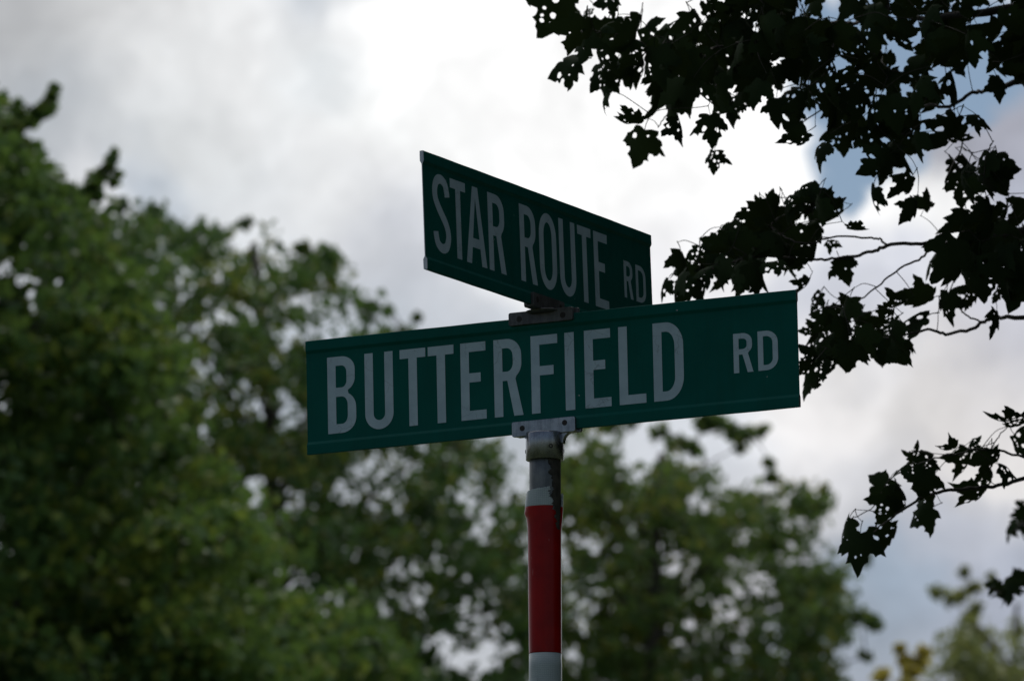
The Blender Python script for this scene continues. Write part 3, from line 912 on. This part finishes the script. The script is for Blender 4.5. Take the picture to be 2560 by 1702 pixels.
HALF = [(0, 0), (.15, -.07), (.36, -.07), (.36, .02), (.34, .09), (.46, .13), (.50, .23), (.59, .30), (.66, .49), (.53, .47), (.46, .56), (.39, .52), (.29, .52), (.28, .62), (.33, .72), (.21, .76), (.13, .90), (0, 1.08)]
def maple_leaf(k):
    rg = random.Random(100 + k)
    rt = [(x * rg.uniform(.86, 1.1) + (0 if x == 0 else rg.uniform(-.02, .02)), y + rg.uniform(-.025, .025)) for x, y in HALF]
    lf = [(-x * rg.uniform(.86, 1.1), y + rg.uniform(-.025, .025)) for x, y in HALF[1:-1]]
    rt[0] = (0, 0); rt[-1] = (rg.uniform(-.05, .05), 1.06)
    # small teeth between the outline points
    def teeth(L):
        out = []
        for a, b in zip(L, L[1:]):
            out.append(a)
            if math.dist(a, b) > .11:
                m_ = ((a[0] + b[0]) / 2, (a[1] + b[1]) / 2); d = (b[1] - a[1], a[0] - b[0]); l = math.hypot(*d)
                q = rg.uniform(-.018, .03)
                out.append((m_[0] + d[0] / l * q, m_[1] + d[1] / l * q))
        out.append(L[-1]); return out
    outline = teeth(rt + lf[::-1])
    # a bite out of the margin on some leaves
    holes = []
    n_h = [0, 1, 1, 2, 3, 4, 5, 2, 6, 1, 3, 0, 7, 4, 2, 9][k % 16]
    tries = 0
    while len(holes) < n_h and tries < 200:
        tries += 1
        c = (rg.uniform(-.33, .33), rg.uniform(.06, .70)); r = rg.choice([.022, .03, .035, .045, .06, .075])
        pts = [(c[0] + r * rg.uniform(.75, 1.2) * math.cos(2 * math.pi * i / 8), c[1] + r * rg.uniform(.75, 1.3) * math.sin(2 * math.pi * i / 8)) for i in range(8)]
        if all(in_poly(x, y, outline) for x, y in [(c[0] + (r + .04) * math.cos(a), c[1] + (r + .04) * math.sin(a)) for a in [i * .785 for i in range(8)]]) and all(math.dist(c, h[0]) > r + h[1] + .025 for h in holes):
            holes.append((c, r, pts))
    vs2 = [Vector(p) for p in outline]; es = [(i, (i + 1) % len(outline)) for i in range(len(outline))]
    for h in holes:
        b0 = len(vs2); vs2 += [Vector(p) for p in h[2]]; es += [(b0 + i, b0 + (i + 1) % 8) for i in range(8)]
    for p in [(0, .2), (0, .42), (0, .64), (0, .84), (.2, .25), (-.2, .25), (.36, .36), (-.36, .36), (.1, .58), (-.1, .58)]:
        if all(math.dist(p, h[0]) > h[1] * 1.4 + .02 for h in holes): vs2.append(Vector(p))
    r = cdt_fill(vs2, es, [outline] + [h[2] for h in holes])
    c1, c2, c3, c4 = rg.uniform(.25, 1.1), rg.uniform(0, .7), rg.uniform(-.35, .35), rg.uniform(0, 6)
    def zf(x, y): return -c1 * x * x * (1 if x > 0 else rg2) - c2 * (y - .2) ** 2 + c3 * x * y + .035 * math.sin(7 * x + 5 * y + c4) - .06 * abs(x)
    rg2 = rg.uniform(.4, 1.3)
    me = bpy.data.meshes.new('maple_leaf')
    bm = bmesh.new()
    vv = [bm.verts.new((p[0], p[1], zf(p[0], p[1]))) for p in r[0]]
    for f in r[1]:
        try:
            q = bm.faces.new([vv[i] for i in f]); q.smooth = True
        except ValueError: pass
    tube(bm, [(0, -.34, -.03), (.01, -.16, .012), (0, .03, 0)], [.016, .012, .010], 4, False)
    bmesh.ops.recalc_face_normals(bm, faces=bm.faces)
    bm.to_mesh(me); bm.free()
    me.materials.append(M_MAPLE)
    return me
LEAVES = [maple_leaf(k) for k in range(16)]

rl = random.Random(20)
leaf_list = []      # blade base, tip direction, normal, size, variant, weight (how large it shows)
def add_leaf(px, py, length_px, tip_deg, face=None, d=None, v=None, tipdepth=None):
    """px,py: middle of the blade; tip_deg: where the tip points in the picture (0 right, 90 up, -90 down); face: turn away from the viewer"""
    d = MD + rl.uniform(-.32, .32) if d is None else d
    s = .87 * length_px / FPX * d
    a = R(tip_deg)
    td = rl.uniform(-.45, .45) if tipdepth is None else tipdepth
    t = Vector(RGT) * math.cos(a) + Vector(UPV) * math.sin(a) + Vector(FWD) * td
    t.normalize()
    psi = R(rl.choice((-1, 1)) * rl.triangular(10, 84, 56) if face is None else face * rl.choice((-1, 1)))
    to_cam = -Vector(FWD); to_cam = (to_cam - t * to_cam.dot(t)).normalized()
    nrm = to_cam * math.cos(psi) + t.cross(to_cam) * math.sin(psi)
    c = Vector(at(px, py, d))
    leaf_list.append([c - t * s * .45, t, nrm, s, rl.randrange(16) if v is None else v, length_px])
def fill_leaves(poly, n, lmin=84, lmax=128, tip=(-150, -50), d=None, mind=29, spread=.35):
    xs = [p[0] for p in poly]; ys = [p[1] for p in poly]
    done, tries = [], 0
    while len(done) < n and tries < n * 80:
        tries += 1
        x, y = rl.uniform(min(xs), max(xs)), rl.uniform(min(ys), max(ys))
        if not in_poly(x, y, poly): continue
        if any(math.hypot(x - a, y - b) < mind for a, b in done): continue
        done.append((x, y))
        add_leaf(x, y, rl.uniform(lmin, lmax), rl.uniform(*tip), d=(d or MD) + rl.uniform(-spread, spread))

# single leaves that stand clear of the masses (photo positions carried to the maple's depth)
for (x, y, L, a, f) in [(350, 120, 145, -118, 10), (535, 110, 34, 40, 50), (800, 10, 70, 200, 40), (640, 100, 40, 215, 65), (600, 320, 80, -160, 25), (440, 570, 112, -162, 42), (740, 650, 92, -130, 30),
                         (830, 210, 62, 30, 62), (1040, 215, 50, 60, 40), (1190, 190, 62, 40, 60), (1390, 215, 62, 55, 70), (1690, 70, 62, 62, 35), (770, 880, 56, -110, 74), (1205, 790, 72, -110, 66), (1010, 1040, 84, -158, 58),
                         (1085, 1250, 112, -108, 24), (1420, 1110, 86, -75, 45), (1710, 1090, 90, -80, 15), (1715, 1370, 66, -100, 30), (1900, 950, 56, -95, 35)]:
    add_leaf(*zA(x, y), L, a, f)
for (x, y, L, a, f) in [(65, 950, 84, -95, 25), (220, 1190, 96, -150, 40), (440, 1300, 84, -118, 62), (650, 1170, 92, -90, 10), (1800, 1010, 78, -8, 62), (1950, 1440, 88, -25, 5), (940, 1400, 104, -140, 25), (1060, 1400, 74, -110, 50), (130, 640, 62, -100, 35),
                         (1640, 1180, 74, -20, 40), (1980, 740, 76, -70, 48), (2100, 640, 76, -40, 50)]:
    add_leaf(*zB(x, y), L, a, f)
for (x, y, L, a, f) in [(1430, 150, 86, -95, 62), (1615, 70, 90, -128, 52), (1760, 150, 62, 70, 30), (1665, 220, 78, -112, 50), (1190, 408, 46, -15, 45), (1250, 570, 76, -70, 5), (1012, 680, 66, -118, 66), (1075, 770, 66, -120, 52), (1330, 325, 64, -25, 62),
                         (1990, 80, 96, -90, 18), (2190, 50, 100, -60, 28), (2190, 900, 84, -92, 68), (1250, 830, 84, -165, 42), (1130, 900, 70, -120, 30), (1700, 760, 110, 190, 55), (1560, 800, 84, 205, 68), (1780, 520, 94, -135, 68), (1650, 900, 120, 200, 60), (1480, 910, 100, 205, 58),
                         (1270, 1120, 96, -95, 12), (1180, 1140, 84, -110, 40), (1440, 1060, 88, -80, 30), (1560, 1080, 92, -60, 20), (1650, 1030, 60, -10, 60), (1040, 1130, 72, -130, 55), (1030, 1280, 78, -125, 62), (1010, 1200, 60, -135, 66), (1050, 960, 62, -160, 40),
                         (1000, 90, 66, 75, 45), (800, 170, 70, 60, 48), (1190, 190, 84, 10, 30), (470, 430, 84, 170, 40), (140, 690, 64, -120, 55), (240, 560, 56, 50, 68), (2190, 720, 56, -110, 60), (2040, 740, 74, -105, 40), (1880, 800, 92, -95, 40)]:
    add_leaf(*zC(x, y), L, a, f)
for (x, y, L, a, f) in [(1265, 205, 90, 190, 66), (1080, 310, 46, 60, 62), (1040, 425, 84, -108, 58), (1170, 420, 84, -95, 35), (1160, 500, 60, -80, 40), (1270, 450, 62, -25, 60), (1070, 600, 80, -128, 40), (950, 340, 52, 190, 60), (790, 370, 56, 70, 62), (850, 400, 62, -30, 35),
                         (700, 440, 48, 205, 70), (810, 530, 84, -100, 10), (830, 560, 70, -70, 30), (590, 560, 84, -130, 20), (630, 650, 84, -110, 30), (690, 600, 66, -80, 45), (800, 690, 84, -150, 25), (630, 800, 78, -105, 30), (475, 870, 96, -100, 15), (395, 770, 84, -118, 62), (1340, 330, 80, -60, 40)]:
    add_leaf(*zD(x, y), L * 1.18, a, f, v=rl.choice([4, 5, 6, 8, 12, 13, 15, 10]) if rl.random() < .8 else None)
# the leafy masses
fill_leaves(PX(zA, [(520, 300), (720, 270), (900, 250), (1080, 250), (1230, 260), (1400, 330), (1560, 210), (1720, 100), (1880, 20), (1930, -250), (2182, -250), (2182, 820), (2050, 830), (1900, 900), (1800, 1000), (1700, 980), (1640, 880), (1500, 880), (1300, 960), (1280, 800), (1330, 720), (1180, 660), (1000, 560), (860, 680), (740, 620), (800, 520), (740, 430), (620, 480), (540, 400)]), 70, 76, 124)
fill_leaves(PX(zB, [(0, -250), (420, -200), (420, 60), (300, 120), (310, 200), (480, 230), (440, 330), (330, 460), (330, 560), (230, 620), (80, 500), (0, 700)]), 19, 80, 120)
fill_leaves(PX(zB, [(700, 60), (950, 80), (1150, 10), (1200, -300), (2500, -300), (2500, 600), (2150, 660), (1990, 560), (1850, 620), (1800, 700), (1700, 780), (1520, 880), (1480, 980), (1560, 1100), (1680, 1200), (1600, 1270), (1420, 1180), (1300, 1280), (1160, 1260), (1050, 1380), (860, 1370), (780, 1280), (560, 1120), (380, 1050), (420, 980), (560, 940), (640, 820), (500, 760), (540, 680), (860, 640), (1000, 560), (1130, 600), (1240, 560), (1380, 500), (1300, 460), (1150, 420), (1000, 400), (900, 280), (780, 180)]), 76, 80, 128)
fill_leaves(PX(zB, [(320, 220), (480, 240), (500, 330), (780, 330), (920, 440), (930, 560), (860, 640), (700, 560), (560, 560), (480, 700), (330, 700), (230, 760), (190, 860), (330, 900), (480, 780), (560, 720), (620, 900), (420, 1000), (320, 1000), (180, 900), (200, 780), (360, 640), (350, 500), (300, 340)]), 18, 74, 112)
fill_leaves(PX(zC, [(190, 660), (280, 540), (450, 440), (560, 370), (660, 330), (760, 230), (830, 190), (960, 170), (1040, 130), (1080, 210), (1180, 190), (1240, 240), (1200, 320), (1060, 310), (1020, 400), (1050, 460), (1060, 520), (930, 560), (820, 560), (700, 650), (560, 680), (400, 690), (300, 700), (200, 730)]), 50, 70, 108, (-170, -60))
fill_leaves(PX(zC, [(1860, 450), (1920, 360), (2030, 290), (2120, 230), (2230, 270), (2500, 200), (2500, 690), (2300, 680), (2200, 640), (2130, 560), (2090, 620), (1990, 660), (1900, 740), (1850, 640), (1850, 560)]), 25, 100, 150, (-150, -70))
fill_leaves(PX(zC, [(1060, 940), (1140, 870), (1290, 810), (1240, 910), (1380, 920), (1540, 960), (1600, 1010), (1560, 1080), (1420, 1080), (1300, 1120), (1160, 1110), (1060, 1180), (1040, 1120), (1120, 1030)]), 20, 70, 104, (-170, -70))
fill_leaves(PX(zC, [(1960, -60), (2260, -60), (2260, 60), (2080, 110), (1950, 60), (1850, 10)]), 7, 84, 110)

# branches: photo polylines carried to the maple's depth, then on to the trunk
BR = [ # points (px), radius at trunk end and tip (m), height on the trunk
    ([(3000, 430), (2750, 520), (2500, 590)] + PX(zC, [(1990, 405), (1860, 415), (1700, 413), (1520, 424), (1450, 460), (1320, 488), (1200, 505), (1090, 516), (900, 500), (700, 500), (480, 560), (300, 640)]), .020, .0016, 4.0),
    (PX(zC, [(1530, 424), (1470, 388), (1400, 377), (1170, 376), (1040, 415), (900, 380), (800, 300), (900, 230), (1010, 120)]), .0028, .0012, None),
    (PX(zC, [(1860, 415), (1790, 440), (1730, 500), (1600, 570), (1480, 660), (1380, 740), (1300, 780), (1130, 812), (1060, 850)]), .0032, .0012, None),
    (PX(zC, [(1780, 435), (1830, 372), (1920, 345), (2030, 330), (2110, 240), (2060, 140), (1990, 40)]), .0026, .0012, None),
    ([(3100, 760), (2800, 800)] + PX(zC, [(2359, 866), (2200, 870), (2130, 882), (2030, 940), (1880, 970), (1790, 942), (1640, 975), (1450, 1000), (1300, 1040), (1150, 1090)]), .014, .0014, 3.7),
    (PX(zC, [(2090, 890), (2000, 850), (1960, 800), (1900, 740), (1960, 600), (2080, 520), (2200, 480)]), .0022, .0012, None),
    ([(3100, 1030), (2800, 1110)] + PX(zD, [(1352, 500), (1190, 540), (1060, 548), (900, 572), (800, 600), (680, 690), (600, 740), (540, 800), (500, 830)]), .012, .0011, 3.55),
    (PX(zD, [(1500, 430), (1352, 388), (1220, 350), (1100, 345), (1000, 370), (930, 380), (800, 420), (650, 500), (560, 640), (470, 695), (440, 705)]), .0034, .0010, None),
    (PX(zD, [(1180, 345), (1210, 290), (1270, 225), (1340, 190)]), .0018, .0009, None),
    ([(3200, -60), (2900, -10)] + PX(zB, [(2182, 60), (1700, 120), (1300, 160), (960, 60), (800, 170), (720, 200), (590, 190), (480, 215), (300, 260), (0, 330)]) + PX(zA, [(2000, 350), (1700, 420), (1400, 460), (1100, 430), (800, 360), (620, 320)]), .022, .0016, 5.0),
    (PX(zA, [(1700, 420), (1580, 560), (1500, 700), (1420, 850), (1300, 1000), (1240, 1090)]), .003, .0012, None),
    (PX(zA, [(1580, 560), (1660, 750), (1720, 900), (1740, 1030), (1750, 1250)]), .0026, .0010, None),
    ([(3100, 150), (2850, 190)] + PX(zB, [(2182, 690), (2000, 760), (1850, 780), (1720, 800), (1540, 910), (1350, 900), (1200, 980), (1000, 1020), (800, 1080), (600, 1040), (480, 930), (260, 1080)]), .018, .0014, 4.5),
    (PX(zB, [(1540, 915), (1620, 1080), (1650, 1250), (1580, 1400), (1500, 1560)]), .0026, .0012, None),
    (PX(zB, [(960, 60), (930, 260), (960, 450), (1000, 560), (1160, 640), (1300, 720)]), .003, .0012, None),
    (PX(zB, [(590, 190), (560, 400), (520, 560), (440, 680), (300, 740), (130, 800)]), .0028, .0011, None),
    (PX(zB, [(1600, 1250), (1720, 1300), (1830, 1370), (1900, 1400)]), .0014, .0009, None),
    (PX(zC, [(2200, 480), (2180, 330), (2110, 210), (2090, 140), (2120, 40)]), .0016, .0010, None),
]
nodes, node_b = [], []
branch_bm = []
for bi, (pl, r0, r1, zt_) in enumerate(BR):
    dd = MD + .25 * math.sin(bi * 1.7)
    start = None
    if zt_ is None:                      # a side branch leaves the wood it forks from
        near = min(range(len(nodes)), key=lambda k: math.dist(to_px(nodes[k])[:2], pl[0]))
        start = nodes[near]; dd = to_px(start)[2]
    pts = [Vector(at(x, y, dd + .12 * math.sin(i * .9 + bi))) for i, (x, y) in enumerate(pl)]
    if zt_ is not None:
        a = mt(zt_)
        pts = [a, a.lerp(pts[0], .5) + Vector((0, 0, .12))] + pts
    else:
        pts[0] = start.copy()
    sm = [Vector(p) for p in spline(pts, 5)]
    rj = random.Random(bi)
    sm = [p + Vector((rj.uniform(-1, 1), rj.uniform(-1, 1), rj.uniform(-1, 1))) * .0022 for p in sm]
    n = len(sm)
    k0 = r0 if zt_ is None else r0 * 1.8
    rad = [r1 + (r0 - r1) * (1 - i / (n - 1)) ** 1.3 for i in range(n)]
    if zt_ is not None:
        rad = [min(r0, .0042 + (r0 - .0042) * max(0, 1 - i / (n * .38)) ** 1.2) if i < n * .5 else .0042 + (r1 - .0042) * ((i / n - .5) * 2) for i in range(n)]
    bm = bmesh.new()
    tube(bm, sm, rad, 7)
    branch_bm.append(bm)
    for p in sm:
        if to_px(p)[0] < 2750: nodes.append(p); node_b.append(bi)
# leaves join the nearest twig, one after the other, so that side shoots grow outwards
pend = list(range(len(leaf_list)))
foot = {i: leaf_list[i][0] - leaf_list[i][1] * leaf_list[i][3] * .30 + leaf_list[i][2] * (-.02 * leaf_list[i][3]) for i in pend}
NN = np.array([tuple(p) for p in nodes])
best = {}
for i in pend:
    d = np.linalg.norm(NN - np.array(foot[i]), axis=1); k = int(d.argmin()); best[i] = (d[k], k)
leaf_branch = {}
while pend:
    i = min(pend, key=lambda q: best[q][0]); pend.remove(i)
    d, k = best[i]
    bi = node_b[k]; leaf_branch[i] = bi
    a, b = nodes[k], foot[i]
    if d > .004:
        mid = a.lerp(b, .55) + Vector((0, 0, d * rl.uniform(-.02, .16))) + Vector((rl.uniform(-1, 1), rl.uniform(-1, 1), 0)) * d * .10
        pts = [Vector(p) for p in spline([a, mid, b], 4)]
        tube(branch_bm[bi], pts, [.0011 - .0004 * j / 8 for j in range(len(pts))], 5, False)
        new = [pts[4], b]
    else: new = [b]
    for p in new:
        nodes.append(p); node_b.append(bi)
        kk = len(nodes) - 1
        for q in pend:
            dq = (p - foot[q]).length
            if dq < best[q][0]: best[q] = (dq, kk)
branches = []
for bi, bm in enumerate(branch_bm):
    branches.append(link('branch', bm_mesh(bm, 'branch'), M_TWIG, maple))

def in_view(p):
    x, y, d = to_px(p)
    return -20 < x < 2580 and -20 < y < 1722
def lmat(i):
    base, t, nrm, s, v, _ = leaf_list[i]
    b = t.cross(nrm).normalized()
    nz = b.cross(t).normalized()
    return Matrix(((b.x * s, t.x * s, nz.x * s, base.x), (b.y * s, t.y * s, nz.y * s, base.y), (b.z * s, t.z * s, nz.z * s, base.z), (0, 0, 0, 1)))
vis = [i for i in range(len(leaf_list)) if in_view(leaf_list[i][0] + leaf_list[i][1] * leaf_list[i][3] * .5)]
vis.sort(key=lambda i: -leaf_list[i][5])
single = set(vis[:300])
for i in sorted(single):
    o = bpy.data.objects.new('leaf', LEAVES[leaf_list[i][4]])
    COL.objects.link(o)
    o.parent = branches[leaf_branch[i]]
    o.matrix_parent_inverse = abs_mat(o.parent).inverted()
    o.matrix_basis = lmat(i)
# the remaining leaves of these twigs, and the crown outside the picture, as one mass
bm = bmesh.new()
for i in range(len(leaf_list)):
    if i in single: continue
    k0 = len(bm.verts)
    bm.from_mesh(LEAVES[leaf_list[i][4]])
    bm.verts.ensure_lookup_table()
    bmesh.ops.transform(bm, matrix=lmat(i), verts=bm.verts[k0:])
me = bpy.data.meshes.new('foliage'); bm.to_mesh(me); bm.free()
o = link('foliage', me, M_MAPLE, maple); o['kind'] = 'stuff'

rng = np.random.default_rng(5)
CC, CR = np.array([TR_X + .4, TR_Y - 1.6, 6.9]), np.array([4.2, 5.6, 4.6])  # crown out of view, made larger and denser to darken the upper sign
cen, rad, cnt = [], [], []
limb_bm = bmesh.new()
while len(cen) < 900:
    g = rng.uniform(-1, 1, 3)
    l = np.linalg.norm(g)
    if l > 1 or l < .35: continue
    p = CC + g * CR
    if p[2] < 2.2: continue
    x, y, d = to_px(p)
    if d > 2 and x < 2560 + 750 / d * 12 and y > -420: continue
    cen.append(p); rad.append(rng.uniform(.35, .6)); cnt.append(int(rng.integers(45, 90)))
    if len(cen) % 6 == 0:
        c = Vector(p); h = math.hypot(p[0] - TR_X, p[1] - TR_Y)
        a = mt(min(max(p[2] - .5 * h, 1.9), 8.0))
        pts = spline([a, a.lerp(c, .5) + Vector((0, 0, .15 * h)), c], 5)
        tube(limb_bm, pts, [.05 * (1 - .9 * k / 10) for k in range(len(pts))], 6)
tag(link('twigs', bm_mesh(limb_bm, 'twigs'), M_TWIG, maple), kind='stuff')
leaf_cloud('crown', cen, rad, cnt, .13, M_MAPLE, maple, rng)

# two darker sprays of a second maple farther back at the right edge
M2 = empty('maple_tree', (6.4, 22.5, 0))
tag(M2, 'maple further back whose blurred leaf sprays show at the lower right edge', 'tree')
bm = bmesh.new()
tube(bm, [(6.4, 22.5, -.1), (6.3, 22.4, 2.5), (6.35, 22.5, 5), (6.2, 22.6, 7.5)], [.2, .15, .10, .03], 12)
link('trunk', bm_mesh(bm, 'trunk'), M_BARK, M2)
D2 = 21.0
rl = random.Random(99)
for pl, zt_, spots in [
        ([(2950, 1180), (2750, 1250), (2620, 1290), (2560, 1310), (2530, 1330)], 3.9, [(2560, 1280, 60, -140), (2535, 1310, 56, -150), (2520, 1330, 52, -115), (2550, 1330, 60, -80), (2590, 1300, 70, -60), (2600, 1340, 70, -100), (2545, 1295, 46, 170)]),
        ([(2950, 1330), (2750, 1400), (2650, 1440), (2560, 1460), (2500, 1475), (2475, 1470)], 3.7, [(2480, 1460, 46, 160), (2500, 1490, 60, -150), (2520, 1485, 62, -90), (2530, 1460, 56, 40), (2550, 1450, 60, -60), (2570, 1470, 66, -90), (2490, 1465, 40, 200), (2600, 1450, 70, -90), (2515, 1500, 50, -100), (2545, 1440, 50, 100)])]:
    bm = bmesh.new(); kept = []
    pts = [Vector(at(x, y, D2)) for x, y in pl]
    pts = [Vector((6.3, 22.4, zt_))] + pts
    sm = spline(pts, 5)
    tube(bm, sm, [.016 * (1 - .9 * k / len(sm)) for k in range(len(sm))], 6)
    for (x, y, L, a_) in spots:
        leaf_list = []
        add_leaf(x, y, L, a_, d=D2 + rl.uniform(-.15, .15))
        kept.append((leaf_list[0][4], lmat(0)))
        ft = leaf_list[0][0] - leaf_list[0][1] * leaf_list[0][3] * .3
        q = min(sm, key=lambda s: (Vector(s) - ft).length)
        tube(bm, [q, ft], [.0014, .001], 4, False)
    br = link('branch', bm_mesh(bm, 'branch'), M_TWIG, M2)
    for v_, m_ in kept:
        o = bpy.data.objects.new('leaf', LEAVES[v_]); COL.objects.link(o)
        o.parent = br
        o.matrix_parent_inverse = abs_mat(br).inverted()
        o.matrix_basis = m_
cen, rad, cnt = [], [], []
while len(cen) < 90:
    g = rng.uniform(-1, 1, 3)
    if np.linalg.norm(g) > 1: continue
    p = np.array([6.4, 22.5, 5.6]) + g * np.array([2.6, 2.6, 2.6])
    if to_px(p)[0] < 3100: continue
    cen.append(p); rad.append(.45); cnt.append(60)
leaf_cloud('crown', cen, rad, cnt, .12, M_MAPLE, M2, rng)
